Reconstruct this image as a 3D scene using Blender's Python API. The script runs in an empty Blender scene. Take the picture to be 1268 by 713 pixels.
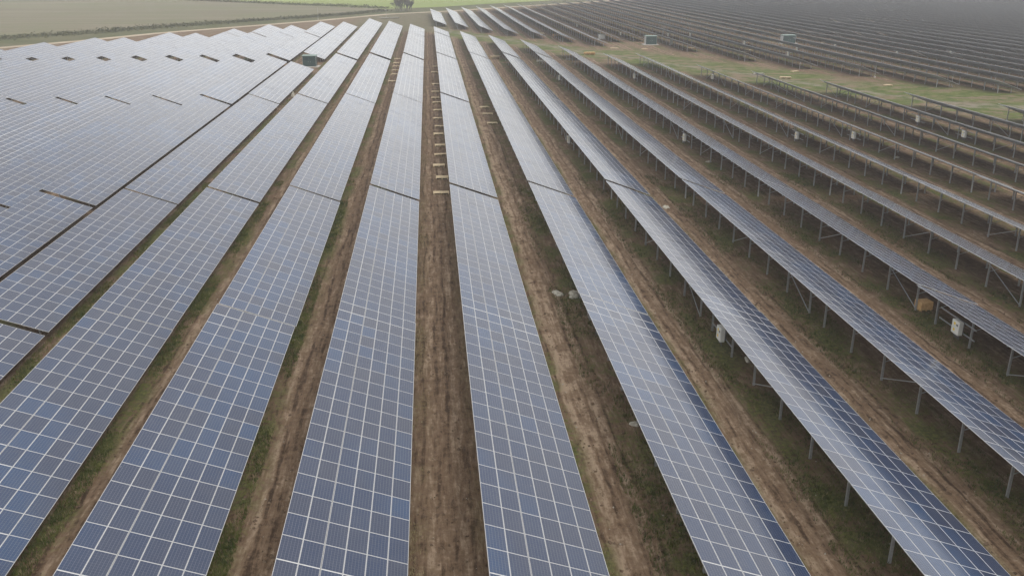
import bpy, math, random
import numpy as np
from mathutils import Vector, Matrix

random.seed(7)
RNG = np.random.default_rng(7)
scene = bpy.context.scene
COL = scene.collection
R = math.radians

# ------------------------------------------------------------------ measured layout (metres)
PITCH = 9.3116            # distance between two rows of tables
X_ROW0 = -7.318           # high edge of row 0 (first row left of the central path)
TILT = R(19.9)
SLOPE = 6.04              # length of a table up the slope: six modules
RUN = SLOPE * math.cos(TILT)
Z_HIGH = 2.95
MOD_L, MOD_W = 1.715, SLOPE / 6
CAM_Z = 27.75
POST_OFF, FRONT_OFF = 1.2, 4.35

def row_x(i):
    return X_ROW0 + PITCH * i

# ------------------------------------------------------------------ helpers
class MB:
    """collects boxes, bars and loose faces and links them as ONE mesh object"""
    def __init__(self):
        self.v, self.f, self.m, self.uv = [], [], [], {}

    def face(self, pts, mat=0, uv=None):
        n = len(self.v)
        self.v += [tuple(p) for p in pts]
        if uv is not None:
            self.uv[len(self.f)] = uv
        self.f.append(tuple(range(n, n + len(pts))))
        self.m.append(mat)

    def hexa(self, c, mat=0, mats=None):
        """c: 8 corners, bottom ring 0-3 then top ring 4-7 (counter-clockwise seen from above)"""
        n = len(self.v)
        self.v += [tuple(p) for p in c]
        fs = [(3, 2, 1, 0), (4, 5, 6, 7), (0, 1, 5, 4), (1, 2, 6, 5), (2, 3, 7, 6), (3, 0, 4, 7)]
        for k, q in enumerate(fs):
            self.f.append(tuple(n + a for a in q))
            self.m.append(mats[k] if mats else mat)

    def box(self, cx, cy, cz, sx, sy, sz, mat=0, mats=None, mtx=None):
        x, y, z = sx / 2, sy / 2, sz / 2
        c = [Vector(p) for p in ((-x, -y, -z), (x, -y, -z), (x, y, -z), (-x, y, -z), (-x, -y, z), (x, -y, z), (x, y, z), (-x, y, z))]
        if mtx is not None:
            c = [mtx @ p for p in c]
        o = Vector((cx, cy, cz))
        self.hexa([p + o for p in c], mat, mats)

    def bar(self, a, b, w, h, mat=0, up=(0, 0, 1)):
        """a rectangular bar from a to b"""
        a, b = Vector(a), Vector(b)
        d = (b - a)
        L = d.length
        d.normalize()
        u = Vector(up)
        if abs(d.dot(u)) > .98:
            u = Vector((0, 1, 0))
        s = d.cross(u).normalized()
        t = s.cross(d)
        c = []
        for e in (a, b):
            c += [e - s * w / 2 - t * h / 2, e + s * w / 2 - t * h / 2, e + s * w / 2 + t * h / 2, e - s * w / 2 + t * h / 2]
        n = len(self.v)
        self.v += [tuple(p) for p in c]
        for q in ((0, 1, 2, 3), (7, 6, 5, 4), (0, 4, 5, 1), (1, 5, 6, 2), (2, 6, 7, 3), (3, 7, 4, 0)):
            self.f.append(tuple(n + k for k in q))
            self.m.append(mat)

    def tube(self, pts, radii, n=6, mat=0, cap=True):
        rings = []
        for k, (p, r) in enumerate(zip(pts, radii)):
            p = Vector(p)
            d = (Vector(pts[min(k + 1, len(pts) - 1)]) - Vector(pts[max(k - 1, 0)])).normalized()
            u = Vector((1, 0, 0)) if abs(d.x) < .9 else Vector((0, 1, 0))
            s = d.cross(u).normalized()
            t = d.cross(s)
            i0 = len(self.v)
            self.v += [tuple(p + (s * math.cos(2 * math.pi * j / n) + t * math.sin(2 * math.pi * j / n)) * r) for j in range(n)]
            rings.append(i0)
        for a, b in zip(rings, rings[1:]):
            for j in range(n):
                self.f.append((a + j, a + (j + 1) % n, b + (j + 1) % n, b + j))
                self.m.append(mat)
        if cap:
            self.f.append(tuple(rings[-1] + j for j in range(n)))
            self.m.append(mat)

    def mesh(self, name, mats):
        me = bpy.data.meshes.new(name)
        me.from_pydata(self.v, [], self.f)
        for m in mats:
            me.materials.append(m)
        me.polygons.foreach_set("material_index", self.m)
        if self.uv:
            lay = me.uv_layers.new(name="UVMap")
            for k, uv in self.uv.items():
                p = me.polygons[k]
                for q, li in enumerate(p.loop_indices):
                    lay.data[li].uv = uv[q]
        me.update()
        return me

    def build(self, name, mats, parent=None, loc=(0, 0, 0), rotz=0.0):
        if not isinstance(mats, (list, tuple)):
            mats = [mats]
        return put(self.mesh(name, mats), name, parent, loc, (0, 0, rotz))

def put(me, name, parent=None, loc=(0, 0, 0), rot=(0, 0, 0), scl=None):
    o = bpy.data.objects.new(name, me)
    o.location = loc
    o.rotation_euler = rot
    if scl:
        o.scale = scl
    if parent is not None:
        o.parent = parent
    COL.objects.link(o)
    return o

def tag(o, label=None, cat=None, group=None, kind=None):
    if label:
        o["label"] = label
    if cat:
        o["category"] = cat
    if group:
        o["group"] = group
    if kind:
        o["kind"] = kind
    return o

def thing(name, loc, label, cat, group=None, rotz=0.0):
    o = bpy.data.objects.new(name, None)
    o.empty_display_size = .3
    o.location = loc
    o.rotation_euler = (0, 0, rotz)
    COL.objects.link(o)
    return tag(o, label, cat, group)

def bevel(o, w=.01, seg=2):
    m = o.modifiers.new("bevel", "BEVEL")
    m.width = w
    m.segments = seg
    m.limit_method = 'ANGLE'
    return o

ORD = ["zeroth", "first", "second", "third", "fourth", "fifth", "sixth", "seventh", "eighth", "ninth", "tenth", "eleventh", "twelfth",
       "thirteenth", "fourteenth", "fifteenth", "sixteenth", "seventeenth", "eighteenth", "nineteenth", "twentieth"]
def ordinal(n):
    if n <= 20:
        return ORD[n]
    tens = {2: "twenty", 3: "thirty", 4: "forty", 5: "fifty", 6: "sixty"}[n // 10]
    if n % 10 == 0:
        return {20: "twentieth", 30: "thirtieth", 40: "fortieth", 50: "fiftieth", 60: "sixtieth"}[n]
    return tens + "-" + ORD[n % 10]

# ------------------------------------------------------------------ materials
class NT:
    """a little expression writer for shader nodes"""
    def __init__(self, name):
        self.mat = bpy.data.materials.new(name)
        self.mat.use_nodes = True
        self.t = self.mat.node_tree
        self.t.nodes.clear()
        self.out = self.t.nodes.new("ShaderNodeOutputMaterial")

    def _set(self, sock, v):
        if hasattr(v, "is_output") or isinstance(v, bpy.types.NodeSocket):
            self.t.links.new(v, sock)
        elif v is not None:
            if isinstance(v, (tuple, list)) and len(v) == 3 and sock.type == 'RGBA':
                v = (*v, 1)
            sock.default_value = v

    def m(self, op, a, b=None, c=None, clamp=False):
        n = self.t.nodes.new("ShaderNodeMath")
        n.operation = op
        n.use_clamp = clamp
        for k, v in enumerate((a, b, c)):
            if v is not None:
                self._set(n.inputs[k], v)
        return n.outputs[0]

    def add(self, a, b): return self.m('ADD', a, b)
    def sub(self, a, b): return self.m('SUBTRACT', a, b)
    def mul(self, a, b, clamp=False): return self.m('MULTIPLY', a, b, clamp=clamp)
    def fract(self, a): return self.m('FRACT', a)

    def step(self, v, lo, hi):
        """smooth ramp: 0 at lo, 1 at hi (lo may exceed hi)"""
        n = self.t.nodes.new("ShaderNodeMapRange")
        n.interpolation_type = 'SMOOTHSTEP'
        n.clamp = True
        self._set(n.inputs["Value"], v)
        if lo <= hi:
            vals = (lo, hi, 0.0, 1.0)
        else:
            vals = (hi, lo, 1.0, 0.0)
        for k, x in zip(("From Min", "From Max", "To Min", "To Max"), vals):
            n.inputs[k].default_value = x
        return n.outputs["Result"]

    def pos(self):
        g = self.t.nodes.new("ShaderNodeNewGeometry")
        s = self.t.nodes.new("ShaderNodeSeparateXYZ")
        self.t.links.new(g.outputs["Position"], s.inputs[0])
        return g.outputs["Position"], s.outputs[0], s.outputs[1], s.outputs[2]

    def uv(self):
        g = self.t.nodes.new("ShaderNodeTexCoord")
        s = self.t.nodes.new("ShaderNodeSeparateXYZ")
        self.t.links.new(g.outputs["UV"], s.inputs[0])
        return s.outputs[0], s.outputs[1]

    def objpos(self):
        return self.t.nodes.new("ShaderNodeTexCoord").outputs["Object"]

    def scale(self, vec, s):
        n = self.t.nodes.new("ShaderNodeVectorMath")
        n.operation = 'MULTIPLY'
        self.t.links.new(vec, n.inputs[0])
        n.inputs[1].default_value = s
        return n.outputs[0]

    def noise(self, vec, scale, detail=3, rough=.55, dist=0.0):
        n = self.t.nodes.new("ShaderNodeTexNoise")
        if vec is not None:
            self.t.links.new(vec, n.inputs["Vector"])
        n.inputs["Scale"].default_value = scale
        n.inputs["Detail"].default_value = detail
        n.inputs["Roughness"].default_value = rough
        n.inputs["Distortion"].default_value = dist
        return n.outputs["Fac"]

    def white(self, x, y, z=0.0):
        c = self.t.nodes.new("ShaderNodeCombineXYZ")
        for k, v in enumerate((x, y, z)):
            self._set(c.inputs[k], v)
        n = self.t.nodes.new("ShaderNodeTexWhiteNoise")
        n.noise_dimensions = '3D'
        self.t.links.new(c.outputs[0], n.inputs["Vector"])
        return n.outputs["Value"]

    def mix(self, f, a, b):
        n = self.t.nodes.new("ShaderNodeMix")
        n.data_type = 'RGBA'
        n.clamp_factor = True
        self._set(n.inputs[0], f)
        self._set(n.inputs[6], a)
        self._set(n.inputs[7], b)
        return n.outputs[2]

    def bump(self, h, strength, dist):
        n = self.t.nodes.new("ShaderNodeBump")
        n.inputs["Strength"].default_value = strength
        n.inputs["Distance"].default_value = dist
        self.t.links.new(h, n.inputs["Height"])
        return n.outputs[0]

    def bsdf(self, color, rough=.8, spec=.3, metal=0.0, normal=None, **kw):
        b = self.t.nodes.new("ShaderNodeBsdfPrincipled")
        self._set(b.inputs["Base Color"], color)
        self._set(b.inputs["Roughness"], rough)
        self._set(b.inputs["Specular IOR Level"], spec)
        self._set(b.inputs["Metallic"], metal)
        if normal is not None:
            self.t.links.new(normal, b.inputs["Normal"])
        for k, v in kw.items():
            self._set(b.inputs[k], v)
        self.t.links.new(b.outputs[0], self.out.inputs["Surface"])
        return self.mat

def plain(name, c1, c2, scale=3.0, rough=.7, spec=.3, metal=0.0, bump=0.0):
    n = NT(name)
    p = n.objpos()
    f = n.noise(p, scale, 4)
    nor = n.bump(f, bump, .02) if bump else None
    return n.bsdf(n.mix(n.step(f, .3, .7), c1, c2), rough, spec, metal, nor)

M = {}
M["steel"] = plain("galvanised_steel", (.36, .37, .38), (.46, .47, .48), 6, .45, .4, .55)
M["alu"] = plain("aluminium_frame", (.50, .51, .52), (.58, .58, .59), 4, .38, .5, .35)
M["backsheet"] = plain("module_backsheet", (.36, .355, .35), (.44, .435, .43), 2.5, .55, .3)
M["inverter"] = plain("inverter_paint", (.60, .61, .58), (.68, .68, .65), 2, .45, .4)
M["inverter_dark"] = plain("inverter_fin_metal", (.12, .12, .125), (.18, .18, .185), 5, .5, .4, .3)
M["yellow"] = plain("yellow_warning_label", (.75, .52, .03), (.8, .58, .05), 4, .5)
M["wood"] = plain("fresh_pallet_wood", (.48, .38, .24), (.66, .54, .36), 5, .8, .2, 0, .3)
M["wood_orange"] = plain("orange_brown_crate_wood", (.54, .33, .14), (.70, .47, .24), 5, .8, .2, 0, .3)
M["white_cloth"] = plain("dirty_white_cloth", (.30, .28, .23), (.46, .44, .38), 4, .9, .1, 0, .6)
M["cabin_green"] = plain("green_painted_steel", (.022, .045, .042), (.036, .064, .058), 2, .5, .4)
M["cabin_roof"] = plain("pale_green_roof_paint", (.17, .24, .22), (.24, .31, .28), 2, .6, .3)
M["cabin_white"] = plain("white_cabin_paint", (.33, .34, .33), (.42, .42, .41), 2, .5, .4)
M["concrete"] = plain("pale_concrete", (.40, .39, .36), (.52, .50, .47), 3, .85, .2, 0, .3)
M["dark_gap"] = plain("louver_black", (.02, .025, .025), (.04, .045, .045), 3, .6)
M["bark"] = plain("grey_bark", (.12, .11, .095), (.18, .165, .145), 3, .9, .1, 0, .4)
M["twig"] = plain("bare_grey_twigs", (.11, .105, .09), (.16, .15, .13), .7, .9, .1)
M["cloth_dark"] = plain("dark_work_clothes", (.03, .035, .05), (.05, .055, .075), 6, .9, .1)
M["skin"] = plain("skin_tone", (.42, .26, .19), (.48, .30, .22), 6, .6, .3)
M["hi_vis"] = plain("yellow_hi_vis_cloth", (.62, .62, .05), (.7, .7, .08), 6, .8, .2)
M["helmet"] = plain("white_helmet_plastic", (.75, .75, .74), (.8, .8, .79), 4, .35, .4)

def make_panel_material():
    n = NT("polycrystalline_panel_glass")
    u, v = n.uv()
    info = n.t.nodes.new("ShaderNodeObjectInfo").outputs["Random"]
    rnd = n.white(n.m('FLOOR', u), n.m('FLOOR', v), n.mul(info, 97.0))
    rnd2 = n.fract(n.mul(rnd, 57.31))
    fu, fv = n.fract(u), n.fract(v)
    du = n.mul(n.m('MINIMUM', fu, n.sub(1.0, fu)), MOD_L)
    dv = n.mul(n.m('MINIMUM', fv, n.sub(1.0, fv)), MOD_W)
    border = n.m('LESS_THAN', n.m('MINIMUM', du, dv), .023)
    # ten by six cells, pale hairlines between them, two thin ribbons along each row of cells
    cu = n.fract(n.mul(n.sub(fu, .024), 10.5))
    cv = n.fract(n.mul(n.sub(fv, .04), 6 / .92))
    lu = n.m('LESS_THAN', n.m('MINIMUM', cu, n.sub(1.0, cu)), .022)
    lv = n.m('LESS_THAN', n.m('MINIMUM', cv, n.sub(1.0, cv)), .030)
    rib = n.fract(n.mul(cv, 3.0))
    lr = n.m('LESS_THAN', n.m('ABSOLUTE', n.sub(rib, .5)), .035)
    line = n.m('MAXIMUM', n.m('MAXIMUM', n.mul(lu, .7), lv), n.mul(lr, .55))
    # crystal tint of each cell and each module
    cell = n.white(n.m('FLOOR', n.mul(u, 10.0)), n.m('FLOOR', n.mul(v, 6.0)), info)
    pos, x, y, z = n.pos()
    batch = n.step(n.add(n.mul(n.noise(n.scale(pos, (.10, .045, 0)), 1.0, 2, .5), .8), n.mul(rnd2, .2)), .46, .66)
    c = n.mix(rnd, (.012, .029, .080), (.022, .032, .068))
    c = n.mix(n.mul(batch, .85), c, (.012, .046, .124))
    c = n.mix(n.mul(cell, .22), c, (.035, .045, .080))
    c = n.mix(n.mul(line, .27), c, (.50, .51, .53))
    dust = n.step(n.noise(pos, .35, 5, .65), .42, .75)
    grit = n.step(n.noise(pos, 5.0, 4, .7), .50, .80)
    drop = n.step(n.noise(pos, 2.3, 2, .5), .79, .81)
    low = n.step(fv, .72, 1.0)
    d = n.add(n.mul(dust, .03), n.add(n.mul(grit, .022), n.mul(low, .03)))
    d = n.add(d, n.mul(drop, .45))
    c = n.mix(d, c, (.30, .285, .26))
    c = n.mix(border, c, n.mix(rnd2, (.62, .62, .62), (.70, .70, .70)))
    rough = n.add(.13, n.add(n.mul(dust, .10), n.mul(border, .2)))
    return n.bsdf(c, rough, .5, 0.0, None, **{"IOR": 1.5, "Sheen Weight": .06, "Sheen Roughness": .30, "Sheen Tint": (1.0, .98, .95, 1)})
M["panel"] = make_panel_material()

def near_block_end(n, r):
    """Y where the near block stops, as a node expression of the row coordinate"""
    return n.add(378.0, n.mul(r, -18.6))

def make_ground_material():
    n = NT("farm_soil_and_grass")
    pos, x, y, z = n.pos()
    big = n.noise(pos, .035, 4, .6)
    mid = n.noise(pos, .35, 5, .65)
    band = n.noise(n.scale(pos, (.045, .16, 1)), 1.0, 4, .65)
    fine = n.noise(pos, 3.2, 6, .72)
    grit = n.noise(pos, 17.0, 3, .7)
    streak = n.noise(n.scale(pos, (2.3, .26, 1)), 1.0, 5, .65)      # drawn out along the rows by driving
    tyre = n.noise(n.scale(pos, (5.2, .62, 1)), 1.0, 4, .65)
    warp = n.mul(n.sub(n.noise(n.scale(pos, (.4, .06, 1)), 1.0, 3), .5), 1.5)
    r = n.m('DIVIDE', n.sub(x, X_ROW0), PITCH)
    u = n.mul(n.fract(n.m('DIVIDE', n.add(n.sub(x, X_ROW0), warp), PITCH)), PITCH)   # metres right of a high edge
    rowid = n.m('FLOOR', r)
    rr = n.white(rowid, 3.0)
    clod = n.noise(pos, 1.1, 6, .78)
    lump = n.noise(n.scale(pos, (1.7, .55, 1)), 1.0, 5, .7)
    def track(centre, half):
        a = n.m('ABSOLUTE', n.sub(u, centre))
        return n.step(a, half, half * .35)
    brk = n.step(n.noise(n.scale(pos, (.9, .11, 1)), 1.0, 4, .6), .36, .58)
    trk = n.mul(n.m('MAXIMUM', track(6.75, .36), track(8.35, .36)), brk)
    edge = n.m('MAXIMUM', n.m('MAXIMUM', track(7.20, .16), track(6.28, .14)), n.m('MAXIMUM', track(8.82, .14), track(7.90, .15)))
    edge = n.mul(edge, brk)
    lane = n.mul(n.step(n.m('ABSOLUTE', n.sub(x, row_x(1) + 7.0)), 1.5, .3), n.step(mid, .38, .58))
    v = n.add(n.mul(streak, .26), n.add(n.mul(tyre, .24), n.add(n.mul(clod, .24), n.add(n.mul(lump, .18), n.mul(fine, .22)))))
    v = n.add(v, n.add(n.mul(trk, .050), n.add(n.mul(edge, -.065), n.add(n.mul(lane, .075), n.mul(n.sub(rr, .5), .03)))))
    soil = n.mix(n.step(v, .455, .565), (.054, .033, .020), (.165, .110, .070))
    soil = n.mix(n.step(v, .555, .69), soil, (.340, .256, .182))
    soil = n.mix(n.mul(n.step(grit, .62, .72), .45), soil, (.30, .24, .18))
    soil = n.mix(n.mul(n.step(big, .48, .66), .30), soil, (.135, .082, .048))
    gcol = n.mix(n.step(fine, .40, .60), (.030, .048, .010), (.128, .142, .036))
    gcol = n.mix(n.mul(n.step(clod, .48, .64), .5), gcol, (.105, .082, .045))
    gcol = n.mix(n.mul(n.step(mid, .48, .72), .5), gcol, (.165, .150, .072))
    gcol = n.mix(n.mul(n.step(grit, .55, .68), .5), gcol, (.028, .036, .010))
    # grass below the dripping low edge and around the tall posts
    ga = n.m('MULTIPLY', n.step(u, 5.0, 5.5), n.step(u, 7.1, 5.9))
    gb = n.mul(n.m('MAXIMUM', n.step(u, 8.5, 9.25), n.step(u, 3.2, .8)), .92)
    g = n.m('MAXIMUM', n.mul(ga, .95), gb)
    g = n.mul(g, n.step(n.add(n.mul(mid, .55), n.add(n.mul(clod, .35), n.add(n.mul(n.noise(pos, .12, 3), .5), n.mul(n.sub(fine, .5), .5)))), .645, .765))
    # inside the central aisle hardly any grass grows
    bare = n.m('MULTIPLY', n.step(x, row_x(0) + 4.5, row_x(0) + 5.5), n.step(x, row_x(1) + 2.0, row_x(1) + .5))
    g = n.mul(g, n.sub(1.0, n.mul(bare, .8)))
    farm = n.mix(g, soil, gcol)
    # the diagonal grass strip between the two blocks and the verge on the left
    jit = n.mul(n.sub(n.noise(pos, .05, 4, .65), .5), 26.0)
    y_end = n.m('MAXIMUM', near_block_end(n, r), n.add(232.0, n.mul(r, -6.6)))
    d0 = n.sub(n.add(y, jit), y_end)
    strip = n.m('MULTIPLY', n.step(d0, -2.0, 10.0), n.step(n.sub(d0, n.mul(n.step(r, 5.5, 8.5), 22.0)), 46.0, 32.0))
    strip = n.mul(strip, n.step(r, .4, 2.0))
    sg = n.mix(n.step(mid, .35, .65), (.070, .098, .020), (.140, .155, .046))
    sg = n.mix(n.mul(n.step(n.add(n.mul(band, .65), n.mul(mid, .35)), .49, .57), .9), sg, (.205, .150, .105))
    lanes = n.mul(n.step(n.m('ABSOLUTE', n.sub(d0, 27.0)), 6.0, 2.0), .8)
    sg = n.mix(n.mul(lanes, n.step(mid, .35, .6)), sg, (.235, .205, .165))
    farm = n.mix(strip, farm, sg)
    # turned earth between the last tables and the road
    beyond = n.m('MULTIPLY', n.step(y, 366.0, 384.0), n.step(r, 3.0, 1.0))
    farm = n.mix(n.mul(beyond, .9), farm, n.mix(n.step(mid, .35, .65), (.12, .12, .060), (.175, .145, .10)))
    ear = n.mul(n.step(y, 285.0, 312.0), n.step(r, -2.2, -3.6))
    farm = n.mix(n.mul(ear, .85), farm, n.mix(n.step(mid, .35, .65), (.165, .100, .066), (.205, .160, .105)))
    h = n.add(n.mul(fine, .6), n.add(n.mul(grit, .25), n.add(n.mul(clod, .8), n.mul(tyre, .6))))
    nor = n.bump(h, 1.0, .22)
    return n.bsdf(farm, .93, .15, 0.0, nor)
M["ground"] = make_ground_material()

def field_mat(name, a, b, c, sx, sy, seed):
    n = NT(name)
    pos, x, y, z = n.pos()
    f = n.noise(n.scale(pos, (sx, sy, 1)), 1.0, 5, .6)
    g = n.noise(pos, .02, 4, .6)
    h = n.noise(pos, .5, 4, .65)
    col = n.mix(n.step(f, .35, .65), a, b)
    col = n.mix(n.mul(n.step(g, .4, .65), .7), col, c)
    col = n.mix(n.mul(n.step(h, .4, .7), .25), col, tuple(v * .6 for v in a))
    return n.bsdf(col, .95, .1)
M["tan_field"] = field_mat("stubble_field_soil", (.165, .148, .100), (.215, .190, .132), (.160, .165, .090), .006, .10, 1)
M["grey_field"] = field_mat("fallow_field_soil", (.150, .145, .120), (.190, .180, .150), (.150, .155, .105), .006, .12, 2)
M["green_field"] = field_mat("young_crop_green", (.20, .255, .075), (.25, .295, .10), (.235, .26, .095), .01, .05, 3)
M["verge"] = field_mat("rough_grass_verge", (.085, .095, .040), (.135, .130, .068), (.120, .110, .065), .05, .05, 4)
M["road"] = field_mat("pale_sand_road", (.42, .35, .26), (.50, .42, .32), (.38, .31, .23), .05, .05, 5)

def leaf_mat(name, a, b):
    n = NT(name)
    pos, x, y, z = n.pos()
    f = n.noise(pos, .8, 3, .6)
    return n.bsdf(n.mix(n.step(f, .3, .7), a, b), .9, .1)
M["hedge"] = leaf_mat("dull_hedge_scrub", (.070, .075, .038), (.120, .115, .066))
M["grass"] = leaf_mat("grass_blades", (.040, .058, .014), (.105, .112, .035))
M["straw"] = leaf_mat("dry_straw_blades", (.20, .17, .09), (.29, .245, .14))

# ------------------------------------------------------------------ ground
def ground_height(x, y):
    u = np.mod((x - X_ROW0) / PITCH, 1.0) * PITCH
    w = .18 * np.sin(y * .11 + np.floor((x - X_ROW0) / PITCH) * 1.7)
    z = np.zeros_like(x)
    for c in (6.75, 8.35):
        z -= .075 * np.exp(-((u + w - c) / .20) ** 2)
        z += .035 * np.exp(-((u + w - c - .36) / .13) ** 2) + .035 * np.exp(-((u + w - c + .36) / .13) ** 2)
    z += .025 * np.sin(x * 1.9 + y * .7) * np.sin(y * 1.3 - x * .4) + .02 * np.sin(x * 3.7 - y * 2.9)
    return z

def build_ground():
    xs = np.unique(np.concatenate([np.linspace(-2000, -200, 12), np.linspace(-200, -42, 20), np.linspace(-42, 62, 420), np.linspace(62, 200, 20), np.linspace(200, 2000, 12)]))
    ys = np.unique(np.concatenate([np.linspace(-1400, 0, 8), np.linspace(0, 30, 6), np.linspace(30, 135, 400), np.linspace(135, 700, 50), np.linspace(700, 2600, 10)]))
    X, Y = np.meshgrid(xs, ys)
    fade = np.clip((X + 42) / 4, 0, 1) * np.clip((62 - X) / 4, 0, 1) * np.clip((Y - 30) / 2, 0, 1) * np.clip((135 - Y) / 20, 0, 1)
    Z = ground_height(X, Y) * fade
    v = np.stack([X, Y, Z], -1).reshape(-1, 3)
    nx, ny = len(xs), len(ys)
    idx = np.arange(nx * ny).reshape(ny, nx)
    f = np.stack([idx[:-1, :-1], idx[:-1, 1:], idx[1:, 1:], idx[1:, :-1]], -1).reshape(-1, 4)
    me = bpy.data.meshes.new("ground")
    me.vertices.add(len(v)); me.vertices.foreach_set("co", v.ravel())
    me.loops.add(f.size); me.loops.foreach_set("vertex_index", f.ravel().astype(np.int32))
    me.polygons.add(len(f))
    me.polygons.foreach_set("loop_start", np.arange(0, f.size, 4, dtype=np.int32))
    me.update(calc_edges=True)
    me.polygons.foreach_set("use_smooth", np.ones(len(f), dtype=bool))
    me.materials.append(M["ground"])
    o = put(me, "ground")
    tag(o, kind="structure")
build_ground()

def sheet(name, pts, z, mat):
    b = MB()
    for q in pts:
        b.face([(p[0], p[1], z) for p in q])
    return tag(b.build(name, M[mat]), kind="structure")

ROAD = [(-420, 60), (-260, 205), (-200, 262), (-139, 312), (-122, 338), (-105, 372), (-80, 406), (-50, 448), (-22, 496), (14, 528), (56, 577), (113, 640), (190, 720), (330, 850)]
def offset(line, d):
    out = []
    for k, p in enumerate(line):
        a = Vector(line[max(k - 1, 0)]); b = Vector(line[min(k + 1, len(line) - 1)])
        t = (b - a).normalized()
        out.append((p[0] - t.y * d, p[1] + t.x * d))
    return out
def ribbon(a, b):
    return [(a[k], a[k + 1], b[k + 1], b[k]) for k in range(len(a) - 1)]
r_in, r_out = offset(ROAD, -2.6), offset(ROAD, 2.6)
v_out = offset(ROAD, 34)
far1 = [(p[0] - 900, p[1] + 700) for p in v_out]
sheet("road", ribbon(r_in, r_out), .05, "road")
sheet("grass_verge", ribbon(r_out, v_out), .03, "verge")
# fields beyond the verge
sheet("field", [[(-1400, 90), (-420, 95), (-283, 230), (-160, 339), (-130, 380), (-112, 410), (-76, 452), (-24, 534), (-24.5, 556), (-92, 606), (-190, 692), (-330, 780), (-1400, 1100)]], .06, "tan_field")
sheet("crop_field", [[(-24, 549), (-92, 610), (-190, 696), (-330, 786), (-1400, 1110), (-1400, 2500), (1500, 2500), (330, 905), (160, 735), (95, 668), (34, 604), (8, 571)]], .08, "green_field")
sheet("fallow_field", [[(-1300, 520), (-300, 640), (-205, 670), (-330, 776), (-1300, 1060)]], .10, "grey_field")

# ------------------------------------------------------------------ tables
def panel_piece(b, cx, cy, L, W, u0, v0, thick=.04):
    """one framed module lying in the plane z=0 of b, long side along y (row direction); mats: 0 glass 1 frame 2 back"""
    x, y = W / 2, L / 2
    e = .012
    n = len(b.v)
    b.v += [(cx - x, cy - y, -thick), (cx + x, cy - y, -thick), (cx + x, cy + y, -thick), (cx - x, cy + y, -thick),
            (cx - x, cy - y, 0), (cx + x, cy - y, 0), (cx + x, cy + y, 0), (cx - x, cy + y, 0),
            (cx - x + e, cy - y + e, -.003), (cx + x - e, cy - y + e, -.003), (cx + x - e, cy + y - e, -.003), (cx - x + e, cy + y - e, -.003)]
    fs = [((3, 2, 1, 0), 2), ((0, 1, 5, 4), 1), ((1, 2, 6, 5), 1), ((2, 3, 7, 6), 1), ((3, 0, 4, 7), 1),
          ((4, 5, 9, 8), 1), ((5, 6, 10, 9), 1), ((6, 7, 11, 10), 1), ((7, 4, 8, 11), 1)]
    for q, m_ in fs:
        b.f.append(tuple(n + k for k in q)); b.m.append(m_)
    eu, ev = .5 * (1 - (L - 2 * e) / MOD_L), .5 * (1 - (W - 2 * e) / MOD_W)
    b.uv[len(b.f)] = [(u0 + eu, v0 + ev), (u0 + eu, v0 + 1 - ev), (u0 + 1 - eu, v0 + 1 - ev), (u0 + 1 - eu, v0 + ev)]
    b.f.append((n + 8, n + 9, n + 10, n + 11)); b.m.append(0)

PANEL_MATS = [M["panel"], M["alu"], M["backsheet"]]
_b = MB()
panel_piece(_b, 0, 0, MOD_L - .012, MOD_W - .010, 0, 0)
MODULE = _b.mesh("solar_panel", PANEL_MATS)
COLX = [SLOPE * (k + .5) / 6 + (-.012 if k < 2 else .004) for k in range(6)]     # a slightly wider seam after the second course

CACHE = {}
def cached(key, make):
    if key not in CACHE:
        CACHE[key] = make()
    return CACHE[key]

def deck_mesh(length, n):
    """a whole sheet of modules for a table whose modules are too small to show"""
    def make():
        b = MB()
        t = .04
        c = [(0, 0, -t), (SLOPE, 0, -t), (SLOPE, length, -t), (0, length, -t), (0, 0, 0), (SLOPE, 0, 0), (SLOPE, length, 0), (0, length, 0)]
        b.hexa(c, mats=[2, 0, 1, 1, 1, 1])
        b.uv[1] = [(0, 0), (0, 6), (n, 6), (n, 0)]
        return b.mesh("panel_deck", PANEL_MATS)
    return cached(("deck", round(length, 2), n), make)

def post_ys(length):
    """post positions along a table: pairs of 38 m frames butt at the middle of the long ones"""
    if length > 55:
        h = length / 2
        return [y + o for o in (0, h) for y in post_ys(h)]
    n = max(2, int(round((length - 3.0) / 5.0)) + 1)
    if length < 6:
        return [length * .25, length * .75]
    return [1.5 + (length - 3.0) * k / (n - 1) for k in range(n)]

def under_z(off):
    return Z_HIGH - off * math.tan(TILT) - .20

def post_mesh(kind):
    def make():
        h = under_z(POST_OFF if kind == "rear" else FRONT_OFF) + .08
        b = MB()
        w, d, t = .10, .14, .012      # a C-section, web towards the aisle
        b.box(-d / 2, 0, h / 2 - .15, t, w, h + .3)
        b.box(t / 2 + .001, w / 2 - t / 2, h / 2 - .15, d - t - .002, t, h + .3)
        b.box(t / 2 + .001, -w / 2 + t / 2, h / 2 - .15, d - t - .002, t, h + .3)
        return b.mesh("post", [M["steel"]])
    return cached(("post", kind), make)

def girder_mesh():
    def make():
        b = MB()
        a = (.45, 0, Z_HIGH - .45 * math.tan(TILT) - .155)
        e = (5.35, 0, Z_HIGH - 5.35 * math.tan(TILT) - .155)
        b.bar(a, e, .06, .10)
        # kicker strut from the tall post up to the girder
        b.bar((POST_OFF + .06, .04, 1.35), (2.7, .04, Z_HIGH - 2.7 * math.tan(TILT) - .19), .05, .05)
        return b.mesh("girder", [M["steel"]])
    return cached("girder", make)

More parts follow.
